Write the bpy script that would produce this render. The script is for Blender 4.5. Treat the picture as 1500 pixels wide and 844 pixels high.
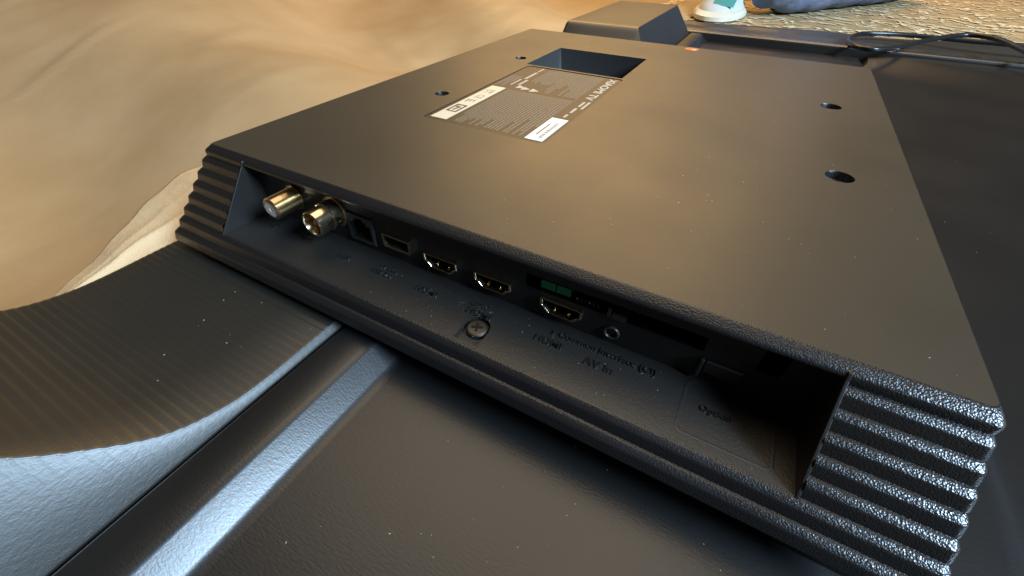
import bpy, math, random
from mathutils import Vector, Matrix
from mathutils.geometry import tessellate_polygon
from mathutils import noise as mnoise

for o in list(bpy.data.objects):
    bpy.data.objects.remove(o)
SC = bpy.context.scene
COL = SC.collection
random.seed(7)

# ------------------------------------------------------------------ camera
cam_d = bpy.data.cameras.new('camera')
cam = bpy.data.objects.new('camera', cam_d)
COL.objects.link(cam)
right = Vector((0.87312478, 0.4874044, 0.00949026))
down = Vector((0.3315358, -0.57940809, -0.74456046))
fwd = Vector((-0.35740331, 0.65324055, -0.66748757))
m = Matrix((right, -down, -fwd)).transposed().to_4x4()
m.translation = Vector((0.20682945, -0.09178483, 0.07554628))
cam.matrix_world = m
cam_d.sensor_width = 36.0
cam_d.lens = 596.4986 / 1500.0 * 36.0
cam_d.clip_start = 0.005
cam_d.clip_end = 60.0
SC.camera = cam

# ------------------------------------------------------------------ world and lamps
w = bpy.data.worlds.new('World')
SC.world = w
w.use_nodes = True
bg = w.node_tree.nodes['Background']
bg.inputs[0].default_value = (1.0, 0.80, 0.58, 1)
bg.inputs[1].default_value = 0.04


def lamp(name, loc, target, size, size_y, power, color, spread=180):
    d = bpy.data.lights.new(name, 'AREA')
    d.shape = 'RECTANGLE'
    d.size, d.size_y, d.energy, d.color = size, size_y, power, color
    d.spread = math.radians(spread)
    o = bpy.data.objects.new(name, d)
    o.location = loc
    o.rotation_euler = (Vector(target) - Vector(loc)).to_track_quat('-Z', 'Y').to_euler()
    COL.objects.link(o)
    return o


# cool daylight of a window on the right, warm room light from a high lamp ahead
lamp('window_light', (2.05, -0.20, 1.28), (0.1, 0.15, 0), 0.66, 0.66, 135, (0.55, 0.77, 1.0))
lamp('ceiling_light', (0.0, 0.85, 2.0), (0.1, 0.2, 0), 1.9, 1.7, 25, (1.0, 0.80, 0.56))
lamp('room_light', (-0.40, 2.0, 1.25), (0.15, 0.1, 0), 1.7, 1.2, 36, (1.0, 0.61, 0.25))

vs = SC.view_settings
SC.display_settings.display_device = 'sRGB'
vs.view_transform = 'Standard'
vs.look = 'None'
vs.exposure = 0.0
vs.gamma = 1.0
vs.use_curve_mapping = False
SC.render.engine = 'CYCLES'


# ------------------------------------------------------------------ materials
def mat(name, color, rough=0.5, metal=0.0, spec=0.5, bumps=(), var=None, rvar=None, aniso=None):
    mt = bpy.data.materials.new(name)
    mt.use_nodes = True
    nt = mt.node_tree
    b = nt.nodes['Principled BSDF']
    b.inputs['Base Color'].default_value = (*color, 1)
    b.inputs['Roughness'].default_value = rough
    b.inputs['Metallic'].default_value = metal
    b.inputs['Specular IOR Level'].default_value = spec
    tc = nt.nodes.new('ShaderNodeTexCoord')

    def tex(scale, detail=3.0, stretch=None, kind='noise'):
        n = nt.nodes.new('ShaderNodeTexNoise' if kind == 'noise' else 'ShaderNodeTexVoronoi')
        n.inputs['Scale'].default_value = scale
        if kind == 'noise':
            n.inputs['Detail'].default_value = detail
        src = tc.outputs['Object']
        if stretch:
            mp = nt.nodes.new('ShaderNodeMapping')
            mp.inputs['Scale'].default_value = stretch
            nt.links.new(src, mp.inputs[0])
            src = mp.outputs[0]
        nt.links.new(src, n.inputs['Vector'])
        return n
    prev = None
    for bp in bumps:
        scale, strength, dist = bp[:3]
        n = tex(scale, 2.0, bp[3] if len(bp) > 3 else None, bp[4] if len(bp) > 4 else 'noise')
        bu = nt.nodes.new('ShaderNodeBump')
        bu.inputs['Strength'].default_value = strength
        bu.inputs['Distance'].default_value = dist
        nt.links.new(n.outputs[0], bu.inputs['Height'])
        if prev:
            nt.links.new(prev.outputs[0], bu.inputs['Normal'])
        prev = bu
    if prev:
        nt.links.new(prev.outputs[0], b.inputs['Normal'])
    if var:   # (scale, colour2, lo, hi, stretch)
        n = tex(var[0], 4.0, var[4] if len(var) > 4 else None)
        mr = nt.nodes.new('ShaderNodeMapRange')
        mr.inputs[1].default_value, mr.inputs[2].default_value = var[2], var[3]
        mx = nt.nodes.new('ShaderNodeMix')
        mx.data_type = 'RGBA'
        mx.inputs[6].default_value = (*color, 1)
        mx.inputs[7].default_value = (*var[1], 1)
        nt.links.new(n.outputs[0], mr.inputs[0])
        nt.links.new(mr.outputs[0], mx.inputs[0])
        nt.links.new(mx.outputs[2], b.inputs['Base Color'])
    if rvar:  # (scale, r_lo, r_hi)
        n = tex(rvar[0], 5.0)
        mr = nt.nodes.new('ShaderNodeMapRange')
        mr.inputs[1].default_value, mr.inputs[2].default_value = 0.3, 0.7
        mr.inputs[3].default_value, mr.inputs[4].default_value = rvar[1], rvar[2]
        nt.links.new(n.outputs[0], mr.inputs[0])
        nt.links.new(mr.outputs[0], b.inputs['Roughness'])
    return mt


M = {}
M['grain'] = mat('grained_black_plastic', (0.011, 0.010, 0.010), 0.27, spec=0.6,
                 bumps=((2200, 0.58, 0.00015, None, 'voronoi'), (900, 0.06, 0.0002)), rvar=(30, 0.25, 0.33))
M['plate'] = mat('coated_back_plate', (0.036, 0.029, 0.019), 0.46, spec=0.5,
                 bumps=((1700, 0.32, 0.0001), (9, 0.05, 0.002), (500, 0.10, 0.0001, (4.0, 0.25, 1))), rvar=(11, 0.40, 0.53))
M['panel'] = mat('satin_black_panel', (0.009, 0.009, 0.009), 0.33, spec=0.65,
                 bumps=((1800, 0.18, 0.0001), (900, 0.24, 0.00015, (0.5, 1.8, 1))), rvar=(12, 0.31, 0.38))
M['cover'] = mat('streaked_speaker_plastic', (0.016, 0.015, 0.012), 0.40, spec=0.7,
                 bumps=((1100, 0.22, 0.0002, (1.0, 0.5, 1.0)), (2200, 0.2, 0.0001)), rvar=(20, 0.38, 0.44))
M['frame'] = mat('dark_metal_frame', (0.20, 0.19, 0.18), 0.34, 1.0, bumps=((900, 0.1, 0.0001),))
M['bay'] = mat('port_bay_plastic', (0.013, 0.012, 0.011), 0.40, spec=0.6, bumps=((1300, 0.4, 0.00015),))
M['cavity'] = mat('recess_grey_plastic', (0.045, 0.044, 0.043), 0.42, bumps=((1200, 0.4, 0.0002),))
M['black'] = mat('deep_black_plastic', (0.006, 0.006, 0.006), 0.5, spec=0.3)
M['dark'] = mat('dark_grey_plastic', (0.035, 0.035, 0.036), 0.38)
M['steel'] = mat('bright_steel', (0.82, 0.70, 0.50), 0.24, 1.0, bumps=((900, 0.1, 0.0001),))  # warm tint in the colour stands in for reflected room light
M['screw'] = mat('screw_steel', (0.15, 0.138, 0.12), 0.42, 1.0, bumps=((1500, 0.2, 0.0001),))
M['nickel'] = mat('nickel_plate', (0.74, 0.61, 0.41), 0.20, 1.0)  # golden cast is a warm reflection put into the base colour
M['gold'] = mat('gold_contact', (0.95, 0.62, 0.22), 0.25, 1.0)
M['white'] = mat('white_label', (0.78, 0.76, 0.70), 0.5)
M['ivory'] = mat('ivory_label', (0.62, 0.55, 0.40), 0.45)
M['print'] = mat('pale_print', (0.52, 0.47, 0.38), 0.6)
M['dimprint'] = mat('dim_print', (0.155, 0.132, 0.10), 0.6)
M['ink'] = mat('black_ink', (0.03, 0.028, 0.025), 0.6)
M['pcb'] = mat('green_circuit_board', (0.012, 0.20, 0.10), 0.35, bumps=((600, 0.1, 0.0002),))
M['orange'] = mat('orange_sticker', (0.75, 0.16, 0.03), 0.4)
M['emboss'] = mat('embossed_letters', (0.012, 0.012, 0.012), 0.22, spec=1.0)
M['labelplate'] = mat('label_film', (0.018, 0.016, 0.012), 0.48, spec=0.42)
M['dust'] = mat('dust', (0.40, 0.38, 0.34), 0.9)
M['tan'] = mat('tan_vinyl', (0.37, 0.25, 0.125), 0.46, spec=0.4,
               bumps=((60, 0.06, 0.006), (22, 0.10, 0.006, (1, 0.25, 1)), (900, 0.25, 0.0006)),
               var=(5.0, (0.45, 0.325, 0.18), 0.35, 0.65))
M['cream'] = mat('cream_cotton', (0.56, 0.44, 0.27), 0.9, spec=0.15,
                 bumps=((45, 0.35, 0.004, (1, 2.2, 1)), (1100, 0.6, 0.0006)))
M['osb'] = mat('osb_board', (0.47, 0.33, 0.16), 0.75, bumps=((120, 0.5, 0.002),), var=(40, (0.30, 0.20, 0.09), 0.4, 0.65))
M['sheet'] = mat('black_foam_sheet', (0.035, 0.032, 0.028), 0.38, spec=0.5, bumps=((14, 0.35, 0.012), (300, 0.1, 0.001)))
M['cable'] = mat('black_cable_rubber', (0.015, 0.015, 0.016), 0.3)
M['denim'] = mat('blue_denim', (0.13, 0.16, 0.25), 0.9, spec=0.2, bumps=((30, 0.8, 0.01), (900, 0.4, 0.0008)),
                 var=(18, (0.19, 0.22, 0.31), 0.35, 0.7))
M['shoe'] = mat('white_canvas', (0.56, 0.59, 0.58), 0.8, bumps=((700, 0.3, 0.0006),))
M['rubber'] = mat('white_rubber', (0.70, 0.66, 0.54), 0.45)
M['teal'] = mat('teal_canvas', (0.05, 0.28, 0.26), 0.8)


def flake_mat():
    mt = bpy.data.materials.new('wood_flake')
    mt.use_nodes = True
    nt = mt.node_tree
    b = nt.nodes['Principled BSDF']
    b.inputs['Roughness'].default_value = 0.65
    a = nt.nodes.new('ShaderNodeVertexColor')
    a.layer_name = 'Col'
    nt.links.new(a.outputs[0], b.inputs['Base Color'])
    return mt


M['flake'] = flake_mat()


# ------------------------------------------------------------------ mesh helpers
class MB:
    def __init__(self):
        self.v, self.f, self.mi, self.mats = [], [], [], []

    def mid(self, name):
        if name not in self.mats:
            self.mats.append(name)
        return self.mats.index(name)

    def add(self, verts, faces, mt):
        k, i = len(self.v), self.mid(mt)
        self.v += [tuple(p) for p in verts]
        for f in faces:
            self.f.append(tuple(k + q for q in f))
            self.mi.append(i)
        return self

    def box(self, c0, c1, mt, mtx=None):
        x0, y0, z0 = c0
        x1, y1, z1 = c1
        vs_ = [Vector(p) for p in ((x0, y0, z0), (x1, y0, z0), (x1, y1, z0), (x0, y1, z0),
                                   (x0, y0, z1), (x1, y0, z1), (x1, y1, z1), (x0, y1, z1))]
        if mtx:
            vs_ = [mtx @ p for p in vs_]
        return self.add(vs_, [(3, 2, 1, 0), (4, 5, 6, 7), (0, 1, 5, 4), (1, 2, 6, 5), (2, 3, 7, 6), (3, 0, 4, 7)], mt)

    def loft(self, rings, mt, closed=True, cap0=False, cap1=False):
        n = len(rings[0])
        vs_ = [p for r in rings for p in r]
        fs = []
        for i in range(len(rings) - 1):
            for j in range(n if closed else n - 1):
                a, b = i * n + j, i * n + (j + 1) % n
                fs.append((a, b, b + n, a + n))
        if cap0:
            fs.append(tuple(range(n - 1, -1, -1)))
        if cap1:
            fs.append(tuple((len(rings) - 1) * n + j for j in range(n)))
        return self.add(vs_, fs, mt)

    def lathe(self, prof, origin, axis, mt, n=28, caps=True):
        """prof = [(radius, distance along axis)]"""
        ax = Vector(axis).normalized()
        u = ax.orthogonal().normalized()
        w_ = ax.cross(u)
        o = Vector(origin)
        rings = [[o + ax * t + (u * math.cos(2 * math.pi * j / n) + w_ * math.sin(2 * math.pi * j / n)) * r
                  for j in range(n)] for r, t in prof]
        return self.loft(rings, mt, True, caps and prof[0][0] > 1e-6, caps and prof[-1][0] > 1e-6)

    def poly(self, loops, mt, up=None):
        """flat polygon with holes; loops of 3D points, the first is the outline"""
        vl = [[Vector(p) for p in lp] for lp in loops]
        tris = tessellate_polygon(vl)
        flat = [p for lp in vl for p in lp]
        fs = []
        for t in tris:
            t = tuple(t)
            if up is not None:
                nn = (flat[t[1]] - flat[t[0]]).cross(flat[t[2]] - flat[t[0]])
                if nn.dot(up) < 0:
                    t = t[::-1]
            fs.append(t)
        return self.add(flat, fs, mt)

    def tube(self, pts, rad, mt, n=10):
        pts = [Vector(p) for p in pts]
        rings, u = [], None
        for i, p in enumerate(pts):
            d = (pts[min(i + 1, len(pts) - 1)] - pts[max(i - 1, 0)]).normalized()
            u = d.orthogonal().normalized() if u is None else (u - d * u.dot(d)).normalized()
            v_ = d.cross(u)
            r = rad[i] if isinstance(rad, (list, tuple)) else rad
            rings.append([p + (u * math.cos(2 * math.pi * j / n) + v_ * math.sin(2 * math.pi * j / n)) * r for j in range(n)])
        return self.loft(rings, mt, True, True, True)

    def build(self, name, parent=None, smooth=None, loc=None):
        me = bpy.data.meshes.new(name)
        me.from_pydata(self.v, [], self.f)
        for q in self.mats:
            me.materials.append(M[q])
        me.polygons.foreach_set('material_index', self.mi)
        if smooth is not None:
            me.polygons.foreach_set('use_smooth', [True] * len(me.polygons))
            me.set_sharp_from_angle(angle=math.radians(smooth))
        me.update()
        return link(name, me, parent, loc)


def link(name, me, parent=None, loc=None):
    o = bpy.data.objects.new(name, me)
    COL.objects.link(o)
    if loc:
        o.location = loc
    if parent:
        o.parent = parent
    return o


def tag(o, label, cat=None, kind=None, group=None):
    if label:
        o['label'] = label
    if cat:
        o['category'] = cat
    if kind:
        o['kind'] = kind
    if group:
        o['group'] = group
    return o


def text_mesh(body, size, mtx, mt, extrude=0.0, parent=None, name='lettering', align='CENTER', bold=0.0):
    c = bpy.data.curves.new(name, 'FONT')
    c.body = body
    c.size = size
    c.align_x = align
    c.align_y = 'CENTER'
    c.extrude = extrude
    c.offset = bold
    c.resolution_u = 3
    o = bpy.data.objects.new(name, c)
    COL.objects.link(o)
    bpy.context.view_layer.update()
    dg = bpy.context.evaluated_depsgraph_get()
    me = bpy.data.meshes.new_from_object(o.evaluated_get(dg))
    bpy.data.objects.remove(o)
    me.materials.clear()
    me.materials.append(M[mt])
    me.transform(mtx)
    return link(name, me, parent)


UP = Vector((0, 0, 1))


def circle(cx, cy, r, n=28):
    return [(cx + r * math.cos(2 * math.pi * i / n), cy + r * math.sin(2 * math.pi * i / n)) for i in range(n)]


def rrect(x0, y0, x1, y1, r, n=5):
    out = []
    for cx, cy, a in ((x1 - r, y1 - r, 0), (x0 + r, y1 - r, 90), (x0 + r, y0 + r, 180), (x1 - r, y0 + r, 270)):
        for i in range(n + 1):
            t = math.radians(a + 90 * i / n)
            out.append((cx + r * math.cos(t), cy + r * math.sin(t)))
    return out


def interp(tab, x):
    if x <= tab[0][0]:
        return tab[0][1]
    for (a, fa), (b, fb) in zip(tab, tab[1:]):
        if x <= b:
            t = (x - a) / (b - a)
            return fa + (fb - fa) * t
    return tab[-1][1]


# ------------------------------------------------------------------ the floor
FZ = -0.068
g = MB()
g.add([(-0.012, -6, FZ), (6, -6, FZ), (6, 6, FZ), (-0.012, 6, FZ)], [(0, 1, 2, 3)], 'osb')
floor = g.build('floor')
tag(floor, 'pale chipboard floor of pressed wood flakes', kind='structure')
# pressed flakes where the board shows beyond the television
fv, ff, fc = [], [], []
for i in range(9000):
    x, y = random.uniform(-0.05, 2.0), random.uniform(0.62, 2.4)
    a = random.uniform(0, math.pi)
    L, W_ = random.uniform(0.010, 0.040), random.uniform(0.003, 0.010)
    z = FZ + 0.0003 + i * 1.5e-7
    tl = random.uniform(-0.001, 0.001)
    ca, sa = math.cos(a), math.sin(a)
    k = len(fv)
    ring = [(-1, -0.6), (-0.5, -1), (0.7, -1), (1, -0.3), (0.8, 0.9), (-0.7, 1)]
    for (u, v) in ring:
        u *= L / 2 * random.uniform(0.8, 1.1)
        v *= W_ / 2 * random.uniform(0.7, 1.2)
        fv.append((x + u * ca - v * sa, y + u * sa + v * ca, z + tl * u + 0.0002))
    ff.append(tuple(range(k, k + 6)))
    s = random.choice((0.78, 0.9, 1.0, 1.08, 1.1, 1.2))
    wv = random.uniform(-0.03, 0.03)
    fc += [(0.74 * s, (0.60 + wv) * s, (0.37 + wv) * s, 1)] * 6
me = bpy.data.meshes.new('wood_flakes')
me.from_pydata(fv, [], ff)
ca_ = me.color_attributes.new('Col', 'FLOAT_COLOR', 'POINT')
ca_.data.foreach_set('color', [q for c in fc for q in c])
me.materials.append(M['flake'])
tag(link('wood_flakes', me, floor), None, kind='stuff')


# tan sheet lying on the floor on the left
def sheet_grid(x0, x1, y0, y1, nx, ny, zf, edge=None):
    vs_, fs = [], []
    for j in range(ny + 1):
        for i in range(nx + 1):
            u, v = i / nx, j / ny
            x, y = x0 + (x1 - x0) * u, y0 + (y1 - y0) * v
            if edge:
                x, y = edge(u, v, x, y)
            vs_.append((x, y, zf(x, y)))
    for j in range(ny):
        for i in range(nx):
            a = j * (nx + 1) + i
            fs.append((a, a + 1, a + nx + 2, a + nx + 1))
    return vs_, fs


TZ = [(-2.6, 0.42), (-1.6, 0.16), (-1.1, 0.03), (-0.8, -0.035), (-0.6, -0.070), (-0.45, -0.090), (-0.32, -0.098), (-0.2, -0.095), (-0.12, -0.085), (-0.06, -0.073), (-0.02, -0.0655), (1, -0.0640)]  # sag and far rise shaped to dim the near slope


def ztan(x, y):
    p = Vector((x * 3.0, y * 3.0, 0.3))
    b = sum(interp(TZ, x + q) for q in (-0.06, -0.03, 0, 0.03, 0.06)) / 5
    t = max(0.0, min(1.0, (-0.03 - x) / 0.25))
    wv = 0.45 * x + 0.9 * y + 0.16 * mnoise.noise(p * 0.55) + 0.05
    wv = math.sin(2 * math.pi * wv / 0.62 + 0.4)  # broad swells invented so slopes turned from the window go dark
    z = b + t * (0.036 * wv + 0.013 * mnoise.noise(p) + 0.0022 * mnoise.noise(p * 5.1))
    # long soft creases
    for cx, cy, a, wd, am in ((-0.50, 0.32, 2.2, 0.010, 0.004), (-0.62, 0.16, 1.9, 0.009, 0.004), (-0.42, 0.60, 2.6, 0.010, 0.004), (-0.95, 0.3, 2.0, 0.016, 0.006)):
        u, v = (x - cx) * math.cos(a) + (y - cy) * math.sin(a), -(x - cx) * math.sin(a) + (y - cy) * math.cos(a)
        z += t * am * math.exp(-(v / wd) ** 2 - (u / 0.11) ** 2)
    return z if x < -0.012 else max(z, -0.0645)


vv, fs = sheet_grid(-2.6, 0.045, -1.6, 3.0, 240, 300, ztan)
g = MB()
g.add(vv, fs, 'tan')
tan = g.build('packing_sheet', smooth=180)
sol = tan.modifiers.new('thickness', 'SOLIDIFY')
sol.thickness = 0.0015
tag(tan, 'large smooth tan sheet spread over the floor left of the television', 'sheet')

# ------------------------------------------------------------------ television
TV = bpy.data.objects.new('television', None)
COL.objects.link(TV)
TV.location = (0, 0, 0)
tag(TV, 'flat television lying face down with black housing and port bay facing up', 'television')

S, LEN = 0.275, 0.318          # size of the raised housing
YC, HALF = 0.159, 0.495        # centre and half length of the whole set
Y0, Y1 = YC - HALF, YC + HALF
X0, X1 = -0.016, 0.545

# --- rear panel: profile across x, extruded along y, rising at the far corner
prof = [(0.0985, -0.0560), (0.0985, -0.0420), (0.0990, -0.0414), (0.1000, -0.0410), (0.1125, -0.0410), (0.1140, -0.0414), (0.1152, -0.0422),
        (0.1212, -0.0484), (0.1228, -0.0496), (0.1250, -0.0500), (0.20, -0.0500), (0.3070, -0.0500), (0.3100, -0.0503), (0.3118, -0.0511),
        (0.3146, -0.0534), (0.3165, -0.0541), (0.32, -0.0543)]
prof += [(0.32 + (X1 - 0.32) * i / 24, -0.0543) for i in range(1, 25)]
ys = [Y0 + (Y1 - 0.012 - Y0) * i / 120 for i in range(121)]


def lift(x, y):
    # shallow facet beyond a diagonal fold at the far right corner
    s = ((x - 0.305) * 0.565 + (y - 0.60) * 0.825)
    t = max(0.0, s + 0.004)
    return 0.0 if x < 0.318 else min(0.22 * t * t / (t + 0.02), 0.011)


g = MB()
g.loft([[(x, y, z + lift(x, y)) for (x, z) in prof] for y in ys], 'panel', closed=False)
panel = g.build('rear_panel', TV, 40)
# slim edge frame round the set
for nm, c0, c1 in (('edge_frame', (X0, Y1 - 0.0125, -0.0635), (X1, Y1, -0.0385)),
                   ('edge_frame', (X1, Y0, -0.0635), (X1 + 0.004, Y1, -0.0440)),
                   ('edge_frame', (X0, Y0 - 0.004, -0.0635), (X1, Y0, -0.0440))):
    g = MB()
    g.box(c0, c1, 'frame')
    o = g.build(nm, TV)
    bv = o.modifiers.new('bevel', 'BEVEL')
    bv.width, bv.segments = 0.003, 3
g = MB()
g.box((X0 + 0.001, Y0, -0.0665), (X1, Y1 - 0.013, -0.0575), 'black')
g.build('screen', TV)

# --- speaker cover along the lower edge, swelling up towards both ends
HT = [(0.0, -0.0405), (0.219, -0.0405), (0.229, -0.0400), (0.236, -0.0389), (0.241, -0.0379), (0.247, -0.0361), (0.253, -0.0331),
      (0.258, -0.0298), (0.263, -0.0264), (0.267, -0.0234), (0.271, -0.0198), (0.278, -0.0132), (0.2815, -0.0100), (0.284, -0.0098), (0.6, -0.0098)]


def cover_h(y):
    d = abs(y - YC)
    return (interp(HT, d) * 2 + interp(HT, d - 0.003) + interp(HT, d + 0.003)) / 4


ys, y = [], Y0 + 0.002
while y < Y1 - 0.013:
    ys.append(y)
    y += 0.00042 if -0.13 < y < -0.02 else 0.0025
rings = []
for y in ys:
    h = cover_h(y)
    # moulded grooves that run across the cover
    wgt = 0.0
    for c, wd, am in ((-0.094, 0.020, 1.0), (-0.036, 0.013, 0.75), (-0.062, 0.03, 0.22)):
        wgt = max(wgt, am * math.exp(-((y - c) / wd) ** 2))
    ph = (y / 0.0029) % 1.0
    h += 0.00042 * wgt * (ph if ph < 0.8 else (1 - ph) * 4.0)
    xe = 0.0948 - 0.75 * (h + 0.0405)       # upper edge of the flank
    rr = 0.0004
    pts = [(-0.0155, -0.062), (-0.0155, h - 0.004), (-0.0148, h - 0.0016), (-0.0135, h - 0.0004), (-0.0115, h), (0.01, h), (0.03, h), (0.05, h), (0.07, h),
           (xe - 2.4 * rr, h), (xe - 1.0 * rr, h - 0.0002), (xe - 0.2 * rr, h - 0.0007), (xe + 0.25 * rr, h - 0.0010),
           (0.0962, -0.0424), (0.0966, -0.0445), (0.0966, -0.056)]
    rings.append([(px, y, pz) for px, pz in pts])
g = MB()
g.loft(rings, 'cover', closed=False)
g.f.append(tuple(range(len(rings[0]))))
g.mi.append(0)
g.f.append(tuple((len(rings) - 1) * len(rings[0]) + j for j in reversed(range(len(rings[0])))))
g.mi.append(0)
g.build('speaker_cover', TV, 50)

# --- housing
PITCH, STEP = 0.0044, 0.0039
XL, XR = 0.0268, 0.2478        # the port bay spans these


def prof_rib(i):
    d0, z0 = i * STEP, -i * PITCH
    if i == 0:
        return [(0.0, 0.0), (0.0004, -0.00005), (0.0008, -0.0002), (0.0030, -0.0014), (0.0036, -0.0018), (0.0039, -0.0024), (0.0039, -PITCH)]
    return [(d0, z0), (d0 + 0.0008, z0 - 0.00002), (d0 + 0.0010, z0 - 0.00008), (d0 + 0.0025, z0 - 0.0009), (d0 + 0.0028, z0 - 0.0012),
            (d0 + 0.0030, z0 - 0.0017), (d0 + 0.0039, z0 - PITCH)]


def half_ring(side, d, d0, z, n=7):
    """plan outline at near offset d: bay edge -> near corner -> side -> middle of the back"""
    r = 0.0022
    yn, yf = -d, LEN + 0.6 * d
    if side < 0:
        xs = -(0.19 * d0 + 0.28 * (d - d0))
        sgn, xb = -1, XL - 0.0008
    else:
        xs = S + (0.095 * d0 + 0.42 * (d - d0))
        sgn, xb = 1, XR + 0.0008
    pts = [(xb, yn)]
    cx, cy = xs - sgn * r, yn + r
    for k in range(n + 1):
        t = math.radians(270 + sgn * 90 * k / n)
        pts.append((cx + r * math.cos(t), cy + r * math.sin(t)))
    cy = yf - r
    for k in range(n + 1):
        t = math.radians((0 if sgn > 0 else 180) + sgn * 90 * k / n)
        pts.append((cx + r * math.cos(t), cy + r * math.sin(t)))
    pts.append((S / 2, yf))
    return [(px, py, z) for px, py in pts]


# top plate: outline from the first ring, holes for the cavity, label pocket and mounting holes
outl = half_ring(1, 0, 0, 0)
lft = half_ring(-1, 0, 0, 0)
outer = [Vector(p) for p in outl] + [Vector(p) for p in reversed(lft[:-1])]
CAV = (0.0575, 0.1985, 0.1285, 0.2585)
LAB = (0.0605, 0.0755, 0.1305, 0.1960)
HOLES = [(0.0463, 0.1123, 0.0042), (0.0459, 0.2118, 0.0042), (0.2480, 0.2062, 0.0054), (0.2490, 0.1076, 0.0054)]
loops = [outer, [(x, y, 0) for x, y in rrect(*CAV, 0.0006, 2)], [(x, y, 0) for x, y in rrect(*LAB, 0.003, 5)]]
for hx, hy, hr in HOLES:
    loops.append([(x, y, 0) for x, y in circle(hx, hy, hr)])
g = MB()
g.poly(loops, 'plate', UP)
# walls of the label pocket and its floor
lp = rrect(*LAB, 0.003, 5)
g.loft([[(x, y, -0.0005) for x, y in lp], [(x, y, 0) for x, y in lp]], 'plate')
housing = g.build('housing', TV)

g = MB()
cx0, cy0, cx1, cy1 = CAV
dp = -0.031
cvl = rrect(*CAV, 0.0006, 2)


def cav_ring(z, inset):
    return [(x + (inset if x < 0.09 else -inset), y + (inset if y < 0.23 else -inset), z) for x, y in rrect(*CAV, 0.0006 + max(0, -z) * 0.12, 4)]


g.loft([cav_ring(dp, 0.004), cav_ring(dp * 0.5, 0.0015), cav_ring(-0.0008, 0.0), [(x, y, 0) for x, y in rrect(*CAV, 0.0006, 4)]], 'cavity', True, True, False)
g.build('cable_recess', TV, 60)

for i in range(8):
    pr = prof_rib(i)
    for side in (-1, 1):
        g = MB()
        rings = [half_ring(side, d, i * STEP, z) for d, z in pr]
        if side < 0:
            g.loft(rings, 'grain', closed=False)
        else:
            g.loft([list(reversed(r)) for r in rings], 'grain', closed=False)
        g.build('rib', housing, 38)
    # the lip over the bay (rib 0) and the two ribs below it run on between the two sides
    if i in (0, 6, 7):
        g = MB()
        cut = [q for q in pr if not (i == 0 and q[1] < -0.0025)]
        if i == 0:
            cut.append((0.0038, -0.0029))
            cut.append((0.0005, -0.0030))
        n = 40
        rows = [[(XL - 0.0008 + (XR - XL + 0.0016) * k / n, -d, z) for k in range(n + 1)] for d, z in cut]
        g.loft(rows, 'grain', closed=False)
        g.build('bay_lip' if i == 0 else 'sill_rib', housing, 38)
# underside skirt closing the flange
g = MB()
d, z = 8 * STEP, -8 * PITCH
for side in (-1, 1):
    a = half_ring(side, d, 7 * STEP, z)
    b = [(p[0] * 0.97 + S / 2 * 0.03, p[1] + 0.007 if p[1] < 0.1 else p[1] - 0.002, -0.0375) for p in a]
    c = [(p[0], p[1], -0.056) for p in b]
    g.loft([a, b, c], 'black', closed=False)
a = [(XL - 0.0008, -d, z), (XR + 0.0008, -d, z)]
b = [(p[0], -d + 0.007, -0.0375) for p in a]
g.loft([a, b, [(p[0], p[1], -0.056) for p in b]], 'black', closed=False)
g.build('skirt', housing)

# --- port bay: rear wall with openings, floor with a screw pocket, two side cheeks
WY, BZ = 0.0006, -6 * PITCH
ZT = -0.0028


def hdmi_outline(cx, cz, s=1.0, n=None):
    w_, h_ = 0.0076 * s, 0.0029 * s
    return [(cx - w_, cz + h_), (cx - w_, cz - h_ * 0.10), (cx - w_ + 0.0012, cz - h_ * 0.34), (cx - w_ + 0.0026, cz - h_),
            (cx + w_ - 0.0026, cz - h_), (cx + w_ - 0.0012, cz - h_ * 0.34), (cx + w_, cz - h_ * 0.10), (cx + w_, cz + h_)]


HDMI = [(0.1264, -0.0192), (0.1490, -0.0192), (0.1753, -0.0194)]
USB = (0.1056, -0.0176)
RJ = (0.0868, -0.0172)
JACK = (0.1928, -0.0215)
SLOT = (0.1616, -0.0153, 0.2190, -0.0097)
loops = [[(XL, WY, ZT), (XR, WY, ZT), (XR, WY, BZ), (XL, WY, BZ)]]
for cx, cz in HDMI:
    loops.append([(x, WY, z) for x, z in hdmi_outline(cx, cz)])
loops.append([(x, WY, z) for x, z in rrect(USB[0] - .0068, USB[1] - .0031, USB[0] + .0068, USB[1] + .0031, .0004, 2)])
loops.append([(x, WY, z) for x, z in rrect(RJ[0] - .0068, RJ[1] - .0063, RJ[0] + .0068, RJ[1] + .0063, .0003, 2)])
loops.append([(x, WY, z) for x, z in circle(JACK[0], JACK[1], 0.0027, 20)])
loops.append([(x, WY, z) for x, z in rrect(SLOT[0], SLOT[1], SLOT[2], SLOT[3], .0003, 2)])
loops.append([(x, WY, z) for x, z in rrect(0.2325, -0.0150, 0.2385, -0.0062, .0004, 2)])
bay = MB()
bay.poly(loops, 'bay', Vector((0, -1, 0)))
# shallow step along the top of the wall
bay.box((XL, WY - 0.0010, -0.0062), (0.2300, WY - 0.0001, -0.0030), 'bay')
# floor with a U-shaped pocket for the screw
SX, SY = 0.1516, -0.0152
pocket = [(SX - 0.0046, -0.0224), (SX + 0.0046, -0.0224)] + [(SX + 0.0046 * math.cos(math.radians(a)), SY + 0.0046 * math.sin(math.radians(a))) for a in range(0, 181, 12)]
fy = -6 * STEP
bay.poly([[(XL, fy, BZ), (XR, fy, BZ), (XR, WY, BZ), (XL, WY, BZ)], [(x, y, BZ) for x, y in pocket]], 'bay', UP)
bay.loft([[(x, y, BZ) for x, y in pocket], [(x, y, BZ - 0.0018) for x, y in pocket]], 'bay', True, False, True)
bayo = bay.build('port_bay', TV)
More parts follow.
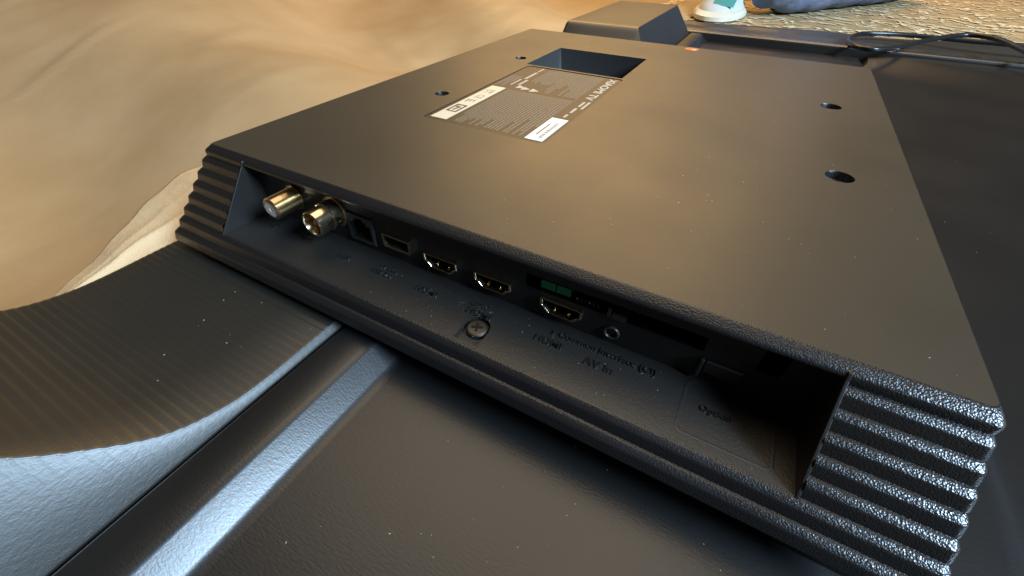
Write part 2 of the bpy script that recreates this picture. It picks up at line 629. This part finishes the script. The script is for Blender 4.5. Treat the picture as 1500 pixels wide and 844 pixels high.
# cheeks: thin plates whose front edge follows the slope
for xa, xb in ((XL - 0.0009, XL), (XR, XR + 0.0009)):
    g = MB()
    hull = [(WY, -0.0012), (-0.0036, -0.0012), (-0.0046, -0.0030), (-6 * STEP - 0.0008, BZ + 0.0001), (-6 * STEP - 0.0008, BZ - 0.0006), (WY, BZ - 0.0006)]
    g.loft([[(xa, y, z) for y, z in hull], [(xb, y, z) for y, z in hull]], 'bay', True, True, True)
    o = g.build('bay_cheek', bayo)
    bv = o.modifiers.new('bevel', 'BEVEL')
    bv.width, bv.segments = 0.0002, 2
# moulded clip and cover door on the right of the bay
g = MB()
g.box((0.2190, WY - 0.0016, -0.0250), (0.2204, WY - 0.0001, -0.0172), 'bay')
g.box((0.2206, WY - 0.0010, -0.0226), (0.2308, WY - 0.0001, -0.0176), 'bay')
o = g.build('moulded_tab', bayo)
bv = o.modifiers.new('bevel', 'BEVEL')
bv.width, bv.segments = 0.0005, 2
g = MB()
oc = [(x, y) for x, y in rrect(0.2180, -0.0205, 0.2430, -0.0010, 0.0022, 5)]
ic = [(x, y) for x, y in rrect(0.2183, -0.0202, 0.2427, -0.0013, 0.0020, 5)]
g.loft([[(x, y, BZ + 0.00005) for x, y in oc], [(x, y, BZ + 0.0001) for x, y in ic], [(x, y, BZ + 0.0001) for x, y in rrect(0.2187, -0.0198, 0.2423, -0.0017, 0.0018, 5)],
        [(x, y, BZ + 0.00005) for x, y in rrect(0.2190, -0.0195, 0.2420, -0.0020, 0.0016, 5)]], 'bay')
g.build('door_outline', bayo, 40)

# HDMI sockets
for k, (cx, cz) in enumerate(HDMI):
    g = MB()
    o_, i_ = hdmi_outline(cx, cz, 0.985), hdmi_outline(cx, cz, 0.87)
    g.loft([[(x, WY + 0.0002, z) for x, z in o_], [(x, WY - 0.0017, z) for x, z in o_], [(x, WY - 0.0017, z) for x, z in i_], [(x, WY + 0.009, z) for x, z in i_]], 'steel')
    g.add([(x, WY + 0.009, z) for x, z in i_], [tuple(range(8))], 'black')
    o = g.build('hdmi_socket', TV)
    bv = o.modifiers.new('bevel', 'BEVEL')
    bv.width, bv.segments, bv.limit_method = 0.00015, 2, 'ANGLE'
    g = MB()
    g.box((cx - 0.0052, WY + 0.0008, cz + 0.0002), (cx + 0.0052, WY + 0.0085, cz + 0.0013), 'black')
    g.build('tongue', o)
    for sx in (-0.0026, 0.0026):
        g = MB()
        g.tube([(cx + sx, WY + 0.0002, cz - 0.0026), (cx + sx, WY + 0.0012, cz - 0.0017), (cx + sx, WY + 0.0035, cz - 0.0022)], 0.0005, 'gold', 8)
        g.build('contact', o, 60)
# USB socket
g = MB()
ou = rrect(USB[0] - .0067, USB[1] - .0030, USB[0] + .0067, USB[1] + .0030, .0004, 2)
iu = rrect(USB[0] - .0061, USB[1] - .0019, USB[0] + .0061, USB[1] + .0024, .0003, 2)
g.loft([[(x, WY + 0.0002, z) for x, z in ou], [(x, WY - 0.0016, z) for x, z in ou], [(x, WY - 0.0016, z) for x, z in iu], [(x, WY + 0.010, z) for x, z in iu]], 'steel')
g.add([(x, WY + 0.010, z) for x, z in iu], [tuple(range(len(iu)))], 'black')
usb = g.build('usb_socket', TV)
g = MB()
g.box((USB[0] - 0.0052, WY + 0.0010, USB[1] + 0.0001), (USB[0] + 0.0052, WY + 0.009, USB[1] + 0.0018), 'black')
g.build('tongue', usb)
# network socket
g = MB()
rx, rz = RJ
of = [(rx - .0067, rz + .0062), (rx - .0067, rz - .0062), (rx + .0067, rz - .0062), (rx + .0067, rz + .0062)]
inn = [(rx - .0055, rz + .0024), (rx - .0055, rz - .0050), (rx + .0055, rz - .0050), (rx + .0055, rz + .0024), (rx + .0034, rz + .0024), (rx + .0034, rz + .0038),
       (rx + .0018, rz + .0038), (rx + .0018, rz + .0050), (rx - .0018, rz + .0050), (rx - .0018, rz + .0038), (rx - .0034, rz + .0038), (rx - .0034, rz + .0024)]
g.poly([[(x, WY - 0.0010, z) for x, z in of], [(x, WY - 0.0010, z) for x, z in inn]], 'dark', Vector((0, -1, 0)))
g.loft([[(x, WY + 0.0003, z) for x, z in of], [(x, WY - 0.0010, z) for x, z in of]], 'dark')
g.loft([[(x, WY - 0.0010, z) for x, z in inn], [(x, WY + 0.011, z) for x, z in inn]], 'black', True, False, True)
rj = g.build('network_socket', TV)
for k in range(8):
    g = MB()
    x = rx - 0.0036 + k * 0.00102
    g.tube([(x, WY + 0.0006, rz - 0.0044), (x, WY + 0.004, rz - 0.0030), (x, WY + 0.009, rz - 0.0018)], 0.00022, 'gold', 6)
    g.build('contact', rj)
# satellite connector (threaded) and aerial connector
ax = Vector((0, -1, 0))
FX, FZc = 0.0500, -0.0130
g = MB()
pr = [(0.0054, 0.0), (0.0054, 0.0012), (0.0047, 0.0013)]
t = 0.0014
while t < 0.0120:
    pr += [(0.0047, t), (0.0044, t + 0.00018), (0.0047, t + 0.00042)]
    t += 0.00062
pr += [(0.0044, 0.0125), (0.0041, 0.0130), (0.0036, 0.0130), (0.0034, 0.0126)]
g.lathe(pr, (FX, WY, FZc), ax, 'nickel', 36, False)
fo = g.build('satellite_connector', TV, 30)
g = MB()
g.lathe([(0.0033, 0.0), (0.0033, 0.0128), (0.0010, 0.0128), (0.0009, 0.0118), (0.0, 0.0118)], (FX, WY, FZc), ax, 'white', 24)
g.build('insulator', fo, 40)
IX, IZ = 0.0737, -0.0130
g = MB()
g.lathe([(0.0066, 0.0), (0.0066, 0.0008), (0.0058, 0.0009), (0.0058, 0.0056), (0.0053, 0.0060), (0.0053, 0.0122), (0.0050, 0.0126), (0.0045, 0.0126), (0.0043, 0.0122), (0.0043, 0.003)],
        (IX, WY, IZ), ax, 'nickel', 40, False)
ao = g.build('aerial_connector', TV, 30)
g = MB()
g.lathe([(0.0042, 0.0028), (0.0042, 0.0033), (0.0024, 0.0034), (0.0024, 0.0052), (0.0018, 0.0052)], (IX, WY, IZ), ax, 'black', 24)
g.build('insulator', ao, 40)
g = MB()
g.lathe([(0.0014, 0.0034), (0.0014, 0.0102), (0.0010, 0.0108), (0.0, 0.0109)], (IX, WY, IZ), ax, 'steel', 16)
g.build('centre_pin', ao, 40)
# audio jack
g = MB()
g.lathe([(0.00265, -0.0003), (0.00265, 0.0005), (0.0024, 0.0008), (0.0020, 0.0008), (0.00175, 0.0004), (0.00175, -0.008), (0.0, -0.008)], (JACK[0], WY, JACK[1]), ax, 'dark', 28)
jk = g.build('audio_jack', TV, 40)
# card slot
g = MB()
sx0, sz0, sx1, sz1 = SLOT
g.loft([[(x, WY, z) for x, z in rrect(sx0, sz0, sx1, sz1, .0003, 2)], [(x, WY + 0.02, z) for x, z in rrect(sx0, sz0, sx1, sz1, .0003, 2)]], 'black', True, False, True)
slot = g.build('card_slot', TV)
g = MB()
g.box((0.1668, WY + 0.0010, -0.0145), (0.1720, WY + 0.0150, -0.0112), 'pcb')
g.box((0.1724, WY + 0.0010, -0.0145), (0.1772, WY + 0.0150, -0.0112), 'pcb')
g.box((0.16615, WY + 0.0016, -0.0150), (0.1778, WY + 0.0150, -0.0146), 'dark')
g.build('circuit_board', slot)
for k in range(6):
    g = MB()
    x = 0.1792 + k * 0.0014
    g.box((x, WY + 0.0012, -0.0148), (x + 0.0007, WY + 0.008, -0.0136), 'dark' if k % 3 else 'steel')
    g.build('contact', slot)
g = MB()
g.box((0.1902, WY - 0.0008, -0.0150), (0.1914, WY + 0.006, -0.0112), 'dark')
g.box((0.1918, WY - 0.0008, -0.0150), (0.1962, WY + 0.006, -0.0130), 'dark')
g.build('guide_tab', slot)

# screw in its pocket
g = MB()
sz = BZ - 0.0018
g.lathe([(0.0038, 0.0001), (0.0038, 0.0010), (0.0036, 0.0014), (0.0031, 0.00165), (0.0, 0.00175)], (SX, SY, sz), UP, 'screw', 32)
scr = g.build('screw', TV, 20)
g = MB()
for a in (22, 112):
    mt_ = Matrix.Translation((SX, SY, sz + 0.0012)) @ Matrix.Rotation(math.radians(a), 4, 'Z')
    g.box((-0.0019, -0.00042, 0.0), (0.0019, 0.00042, 0.00068 if a == 22 else 0.00067), 'black', mt_)
g.build('cross_slot', scr)

# moulded lettering on the bay floor (reads from the front)
for body, x, y, size in (('SAT', 0.0405, -0.0082, 0.0031), ('ANT', 0.0612, -0.0086, 0.0031), ('LAN', 0.0838, -0.0096, 0.0033),
                         ('5V 0.5A', 0.1050, -0.0066, 0.0026), ('USB 2.0', 0.1040, -0.0098, 0.0032), ('HDMI', 0.1258, -0.0096, 0.0040),
                         ('eARC', 0.1472, -0.0062, 0.0030), ('HDMI', 0.1490, -0.0099, 0.0040), ('HDMI', 0.1755, -0.0094, 0.0040), ('3', 0.1752, -0.0050, 0.0026),
                         ('Common Interface (CI)', 0.1935, -0.0046, 0.0034), ('AV In', 0.1932, -0.0105, 0.0042), ('Optical', 0.2275, -0.0100, 0.0029)):
    text_mesh(body, size, Matrix.Translation((x, y, BZ + 0.0001)), 'emboss', 0.00030, TV, 'lettering', bold=0.00004)

# mounting holes with threaded inserts
for k, (hx, hy, hr) in enumerate(HOLES):
    g = MB()
    g.lathe([(hr, 0.0), (hr * 0.94, -0.0006), (hr * 0.90, -0.004), (hr * 0.62, -0.0041), (hr * 0.62, -0.012), (0.0, -0.012)], (hx, hy, 0), UP, 'grain', 28, False)
    o = g.build('mounting_hole', TV, 35)
    g = MB()
    g.lathe([(hr * 0.88, -0.0039), (hr * 0.84, -0.0030), (hr * 0.64, -0.0030), (hr * 0.60, -0.0036), (hr * 0.60, -0.011)], (hx, hy, 0), UP, 'screw', 28, False)
    g.build('threaded_insert', o, 35)

# --- rating label in its pocket (lines read along -y)
LZ = -0.0004
g = MB()
g.poly([[(x, y, LZ) for x, y in rrect(LAB[0] + .0002, LAB[1] + .0002, LAB[2] - .0002, LAB[3] - .0002, 0.0028, 5)]], 'labelplate', UP)
label = g.build('rating_label', TV)


def strip(gb, x0, x1, ya, yb, mt, z=LZ + 0.00004):
    gb.add([(x0, ya, z), (x1, ya, z), (x1, yb, z), (x0, yb, z)], [(0, 1, 2, 3)], mt)


g = MB()
rnd = random.Random(3)


def block(x_hi, x_lo, ya, yb, pitch, ragged):
    x = x_hi
    while x > x_lo:
        end = ya + (yb - ya) * (rnd.uniform(0.0, ragged) if rnd.random() < 0.5 else 0.0)
        y = yb
        while y > end + 0.0008:
            L_ = rnd.uniform(0.0008, 0.0042)
            strip(g, x - pitch * 0.62, x, max(end, y - L_), y, 'dimprint')
            y -= L_ + 0.0004
        x -= pitch
block(0.1180, 0.0765, 0.0800, 0.1405, 0.0018, 0.40)
block(0.1180, 0.0960, 0.1455, 0.1945, 0.0018, 0.55)
block(0.0700, 0.0625, 0.1460, 0.1700, 0.0013, 0.5)
block(0.0950, 0.0800, 0.1600, 0.1945, 0.0018, 0.2)
strip(g, 0.1187, 0.1190, 0.0800, 0.1945, 'dimprint')
tag(g.build('fine_print', label), None, kind='stuff')
ROT = Matrix.Rotation(math.radians(-90), 4, 'Z')      # text runs towards -y, its top towards +x


def ltext(body, x, y, size, mt='print', align='CENTER', bold=0.0):
    return text_mesh(body, size, Matrix.Translation((x, y, LZ + 0.00006)) @ ROT, mt, 0, label, 'lettering', align, bold)


text_mesh('XIAOMI TV', 0.0072, Matrix.Translation((0.1246, 0.1935, LZ + 0.00006)) @ ROT @ Matrix.Diagonal((1.30, 1, 1, 1)), 'print', 0, label, 'lettering', 'LEFT', 0.00016)
for x0, x1, ya, yb in ((0.1240, 0.1255, 0.1330, 0.1420), (0.1268, 0.1282, 0.1300, 0.1430), (0.1238, 0.1254, 0.1215, 0.1300), (0.1236, 0.1250, 0.1135, 0.1185),
                       (0.0728, 0.0748, 0.1660, 0.1830), (0.0732, 0.0744, 0.1850, 0.1945), (0.0712, 0.0724, 0.1500, 0.1640), (0.0755, 0.0772, 0.1520, 0.1640)):
    g = MB()
    y = yb
    while y > ya:
        L_ = rnd.uniform(0.0007, 0.0016)
        strip(g, x0, x1, max(ya, y - L_), y, 'print')
        y -= L_ + 0.00025
    tag(g.build('print_line', label), None, kind='stuff')
for (tx, ty) in ((0.0800, 0.1485), (0.0842, 0.1470), (0.0905, 0.1462)):
    g = MB()
    g.add([(tx - 0.0026, ty - 0.0032, LZ + 0.00005), (tx - 0.0026, ty + 0.0032, LZ + 0.00005), (tx + 0.0030, ty, LZ + 0.00005)], [(0, 2, 1)], 'print')
    g.build('warning_triangle', label)
g = MB()
g.box((0.0630, 0.0795, LZ), (0.0728, 0.1420, LZ + 0.00018), 'ivory')
st = g.build('sticker', label)
st['label'] = 'ivory approval sticker'
ZS = LZ + 0.00022
g = MB()
for x0, x1, ya, yb in ((0.0645, 0.0713, 0.0905, 0.1025),):
    lp2 = [(x0, ya), (x1, ya), (x1, yb), (x0, yb)]
    ip2 = [(x0 + .0012, ya + .0014), (x1 - .0012, ya + .0014), (x1 - .0012, yb - .0014), (x0 + .0012, yb - .0014)]
    g.poly([[(x, y, ZS) for x, y in lp2], [(x, y, ZS) for x, y in ip2]], 'ink', UP)
    g.add([(x0 + .0022, ya + .0030, ZS), (x0 + .0034, ya + .0024, ZS), (x1 - .0018, yb - .0040, ZS), (x1 - .0030, yb - .0026, ZS)], [(0, 1, 2, 3)], 'ink')
    g.add([(x0 + .0016, yb - .0050, ZS), (x0 + .0030, yb - .0050, ZS), (x0 + .0030, yb - .0024, ZS), (x0 + .0016, yb - .0024, ZS)], [(0, 1, 2, 3)], 'ink')
g.build('approval_mark', st)
text_mesh('CE', 0.0062, Matrix.Translation((0.0680, 0.1195, ZS)) @ ROT, 'dimprint', 0, st, 'lettering')
g = MB()
for k in range(3):
    strip(g, 0.0650 + k * 0.002, 0.0660 + k * 0.002, 0.1080 + 0.001 * k, 0.1130, 'dimprint', ZS)
for k in range(7):
    for j in range(5):
        if rnd.random() < 0.7:
            strip(g, 0.0652 + j * 0.0011, 0.0660 + j * 0.0011, 0.1275 + k * 0.001, 0.1282 + k * 0.001, 'dimprint', ZS)
tag(g.build('fine_print', st), None, kind='stuff')
g = MB()
g.box((0.1192, 0.0785, LZ), (0.1284, 0.1100, LZ + 0.00018), 'white')
st = g.build('sticker', label)
st['label'] = 'white barcode sticker'
g = MB()
y = 0.0815
while y < 0.1040:
    L_ = rnd.choice((0.0003, 0.0005, 0.0009))
    strip(g, 0.1246, 0.1264, y, y + L_, 'dimprint', ZS)
    y += L_ + rnd.choice((0.0004, 0.0007))
strip(g, 0.1218, 0.1227, 0.0850, 0.1010, 'dimprint', ZS)
tag(g.build('barcode', st), None, kind='stuff')

# small round warning sticker at the far edge
g = MB()
g.add([(0.1515 + .0055 * math.cos(a * .2618), 0.3100 + .0055 * math.sin(a * .2618), 0.00022) for a in range(24)], [tuple(range(24))], 'orange')
o = g.build('round_sticker', TV)
o['label'] = 'small round orange sticker'
g = MB()
g.add([(0.1540 + .0018 * math.cos(a * .5236), 0.3070 + .0016 * math.sin(a * .5236), 0.00036) for a in range(12)], [tuple(range(12))], 'white')
g.build('sticker_mark', o)

# ------------------------------------------------------------------ cloths round the set
out = [(-0.30, -0.018), (-0.16, -0.022), (-0.083, -0.040), (-0.0753, -0.042), (-0.0532, -0.0582), (-0.033, -0.0765), (-0.0117, -0.0933), (0.0109, -0.1090), (0.0259, -0.1175), (0.034, -0.1180), (0.10, -0.10), (0.22, -0.04), (0.30, -0.018)]

vs_, fs = [], []
nx, ny = 60, 140
for j in range(ny + 1):
    y = -0.28 + 0.56 * j / ny
    xo = (interp(out, y - 0.003) + interp(out, y) + interp(out, y + 0.003)) / 3 + 0.0008 * math.sin(y * 210)
    for i in range(nx + 1):
        u = i / nx
        x = xo + (0.02 - xo) * u
        fold = 0.0045 * math.exp(-abs(u - 0.45 - 0.12 * math.sin(y * 17)) / 0.05) + 0.0025 * math.exp(-abs(u - 0.72 + 0.1 * math.sin(y * 23)) / 0.03)
        z = FZ + 0.0135 + 0.006 * min(1, u * 4) + fold * (1 - u) + 0.0015 * mnoise.noise(Vector((x * 30, y * 14, 1)))
        if u > 0.6:
            z = min(z, FZ + 0.0195) - 0.017 * (u - 0.6) / 0.4
        vs_.append((x, y, z))
for j in range(ny):
    for i in range(nx):
        a = j * (nx + 1) + i
        fs.append((a, a + 1, a + nx + 2, a + nx + 1))
g = MB()
g.add(vs_, fs, 'cream')
cl = g.build('cotton_cloth', smooth=180)
cl.modifiers.new('thickness', 'SOLIDIFY').thickness = 0.0008
tag(cl, 'folded cream cotton cloth peeping out from under the television edge', 'cloth')


def zsheet(x, y):
    t = max(0.0, min(1.0, (y - Y1) / 0.05))
    b = FZ + 0.005 + 0.020 * t * max(0.0, 1 - (y - Y1) / 0.30)
    b += t * (0.006 * mnoise.noise(Vector((x * 5 + y * 3, y * 12, 2))) + 0.007 * math.exp(-((y - 0.76 - 0.10 * x) / 0.018) ** 2))
    return max(b, FZ + 0.003)


def edg(u, v, x, y):
    yo = 0.825 + 0.22 * max(0, x - 0.05) * (1 - 0.35 * x) + 0.006 * math.sin(x * 17)
    y0 = 0.600
    return x, y0 + (yo - y0) * v


vv, fs = sheet_grid(0.035, 1.0, 0.6, 0.9, 90, 60, zsheet, edg)
g = MB()
g.add(vv, fs, 'sheet')
bs = g.build('foam_sheet', smooth=180)
bs.modifiers.new('thickness', 'SOLIDIFY').thickness = 0.003
tag(bs, 'black wrinkled protective sheet lying beyond the far edge of the television', 'sheet')

# ------------------------------------------------------------------ cable looped over the black sheet
def catmull(P, n=10):
    P = [Vector(p) for p in P]
    P = [P[0] * 2 - P[1]] + P + [P[-1] * 2 - P[-2]]
    o_ = []
    for i in range(1, len(P) - 2):
        for k in range(n):
            t = k / n
            a, b, c, d = P[i - 1:i + 3]
            o_.append(0.5 * ((2 * b) + (c - a) * t + (2 * a - 5 * b + 4 * c - d) * t * t + (3 * b - a - 3 * c + d) * t ** 3))
    o_.append(P[-2])
    return o_


cz = -0.0400
cp = [(0.95, 0.80, cz - .02), (0.62, 0.785, cz - .008), (0.503, 0.779, cz), (0.446, 0.782, cz), (0.385, 0.786, cz), (0.343, 0.777, cz), (0.315, 0.757, cz), (0.298, 0.705, cz), (0.297, 0.640, cz + .004),
      (0.314, 0.608, cz + .006), (0.345, 0.640, cz + .006), (0.382, 0.700, cz + .008), (0.4275, 0.752, cz + .010), (0.452, 0.730, cz + .012), (0.461, 0.678, cz + .012), (0.467, 0.62, cz + .010),
      (0.50, 0.52, cz - .006), (0.60, 0.42, cz - .010), (0.9, 0.35, FZ + .01)]
g = MB()
g.tube(catmull(cp), 0.0029, 'cable', 10)
cb = g.build('power_cable', smooth=60)
tag(cb, 'black power cable looped over the far corner of the television', 'cable')

# ------------------------------------------------------------------ person kneeling at the far side (trouser legs and one shoe)
PER = bpy.data.objects.new('person', None)
COL.objects.link(PER)
PER.location = (0.2, 1.2, FZ)
tag(PER, 'person in blue jeans and white sneakers kneeling at the far edge', 'person')
bpy.context.view_layer.update()
inv = Matrix.Translation((-0.2, -1.2, -FZ))


def leg(pts, rads, name):
    cpts = catmull(pts, 8)
    rr = []
    for i in range(len(pts) - 1):
        for k in range(8):
            rr.append(rads[i] + (rads[i + 1] - rads[i]) * k / 8)
    rr.append(rads[-1])
    gb = MB()
    gb.tube([inv @ p for p in cpts], rr, 'denim', 24)
    vs2 = []
    for p in gb.v:
        q = Vector(p)
        nz = mnoise.noise(q * 22) * 0.006 + mnoise.noise(q * 55) * 0.0025
        vs2.append((q.x + nz, q.y + nz * 0.6, max(q.z + nz, 0.002)))
    gb.v = vs2
    return gb.build(name, PER, 180)


leg([(0.165, 1.075, FZ + .058), (0.21, 1.15, FZ + .060), (0.31, 1.31, FZ + .060), (0.40, 1.45, FZ + .052), (0.46, 1.56, FZ + .050)], [0.045, 0.062, 0.060, 0.052, 0.045], 'trouser_shin')
leg([(0.185, 1.100, FZ + .060), (0.24, 1.16, FZ + .14), (0.30, 1.32, FZ + .32), (0.36, 1.46, FZ + .46)], [0.055, 0.068, 0.078, 0.085], 'trouser_thigh')
leg([(0.085, 1.155, FZ + .085), (0.09, 1.13, FZ + .20), (0.11, 1.08, FZ + .40), (0.13, 1.07, FZ + .46), (0.20, 1.22, FZ + .48), (0.30, 1.44, FZ + .50)], [0.056, 0.060, 0.066, 0.070, 0.078, 0.085], 'trouser_leg')
# the shoe: sole, rubber toe rim, canvas upper with a teal tongue
def shoe_ring(scale, z, n=36, yo=0.0):
    pts = []
    for i in range(n):
        a = 2 * math.pi * i / n
        c, s = math.cos(a), math.sin(a)
        wx = 0.048 * (1.0 if s < 0 else 0.80)
        ly = 0.13 if s < 0 else 0.14
        pts.append((0.088 + wx * scale * math.copysign(abs(c) ** 0.85, c), 1.060 + yo + ly * scale * math.copysign(abs(s) ** 0.9, s), z))
    return [tuple(inv @ Vector(p)) for p in pts]


g = MB()
g.loft([shoe_ring(1.02, FZ + .001), shoe_ring(1.10, FZ + .004), shoe_ring(1.10, FZ + .011), shoe_ring(1.0, FZ + .016), shoe_ring(0.9, FZ + .017)], 'rubber', True, True, True)
g.build('shoe_sole', PER, 50)
g = MB()
g.loft([shoe_ring(0.95, FZ + .014), shoe_ring(0.91, FZ + .019), shoe_ring(0.84, FZ + .0245), shoe_ring(0.72, FZ + .032, yo=.02), shoe_ring(0.6, FZ + .047, yo=.05), shoe_ring(0.5, FZ + .09, yo=.08)], 'shoe', True, True, True)
g.build('shoe_upper', PER, 80)
g = MB()
rings = []
for k, (y, z) in enumerate(((0.958, .0260), (0.966, .0295), (0.986, .0345), (1.010, .042), (1.032, .050))):
    rings.append([tuple(inv @ Vector((0.098 + xo, y, FZ + z - abs(xo) * 0.10))) for xo in (-.020, -.011, 0, .011, .020)])
g.loft(rings, 'teal', closed=False)
g.build('shoe_tongue', PER, 80)

# ------------------------------------------------------------------ dust and lint on the plastic
dv, df = [], []
rnd = random.Random(21)


def speck(x, y, z, s, el=1.0):
    a = rnd.uniform(0, math.pi)
    ca, sa = math.cos(a), math.sin(a)
    k = len(dv)
    h = s * 0.5
    for (u, v, t) in ((-el, 0, 0), (0, -1, 0), (el, 0.2, 0), (0, 1, 0), (0, 0, 1)):
        dv.append((x + (u * ca - v * sa) * s, y + (u * sa + v * ca) * s, z + t * h))
    for q in ((0, 1, 4), (1, 2, 4), (2, 3, 4), (3, 0, 4)):
        df.append(tuple(k + i for i in q))


for i in range(150):
    x, y = rnd.uniform(0.14, 0.27), rnd.uniform(0.005, 0.20)
    speck(x, y, 0.00002, rnd.choice((0.00007, 0.00009, 0.00013, 0.0002)), rnd.choice((1, 1, 2.5)))
for i in range(40):
    x, y = rnd.uniform(0.01, 0.27), rnd.uniform(0.005, 0.30)
    if LAB[0] < x < LAB[2] and LAB[1] < y < CAV[3]:
        continue
    speck(x, y, 0.00002, rnd.choice((0.0001, 0.00016)), rnd.choice((1, 2)))
for i in range(110):
    x, y = rnd.uniform(0.128, 0.30), rnd.uniform(-0.12, -0.02)
    speck(x, y, -0.04998, rnd.choice((0.00004, 0.00006, 0.00009, 0.00015)), rnd.choice((1, 1, 2.5)))
for i in range(90):
    speck(rnd.uniform(0.10, 0.24), rnd.uniform(-0.0225, -0.001), BZ + 0.00002, rnd.choice((0.00004, 0.00006, 0.0001)), rnd.choice((1, 2)))
for i in range(30):
    speck(rnd.uniform(0.32, 0.45), rnd.uniform(0.05, 0.45), -0.0542, rnd.choice((0.0002, 0.0003)), 1)
for i in range(14):
    y = rnd.uniform(-0.085, -0.03)
    speck(rnd.uniform(0.04, 0.093), y, cover_h(y) + 0.0001, rnd.choice((0.0001, 0.0002)), 2)
me = bpy.data.meshes.new('dust')
me.from_pydata(dv, [], df)
me.materials.append(M['dust'])
tag(link('dust', me), 'tiny pale specks of dust and lint scattered over the black plastic', 'dust', kind='stuff')
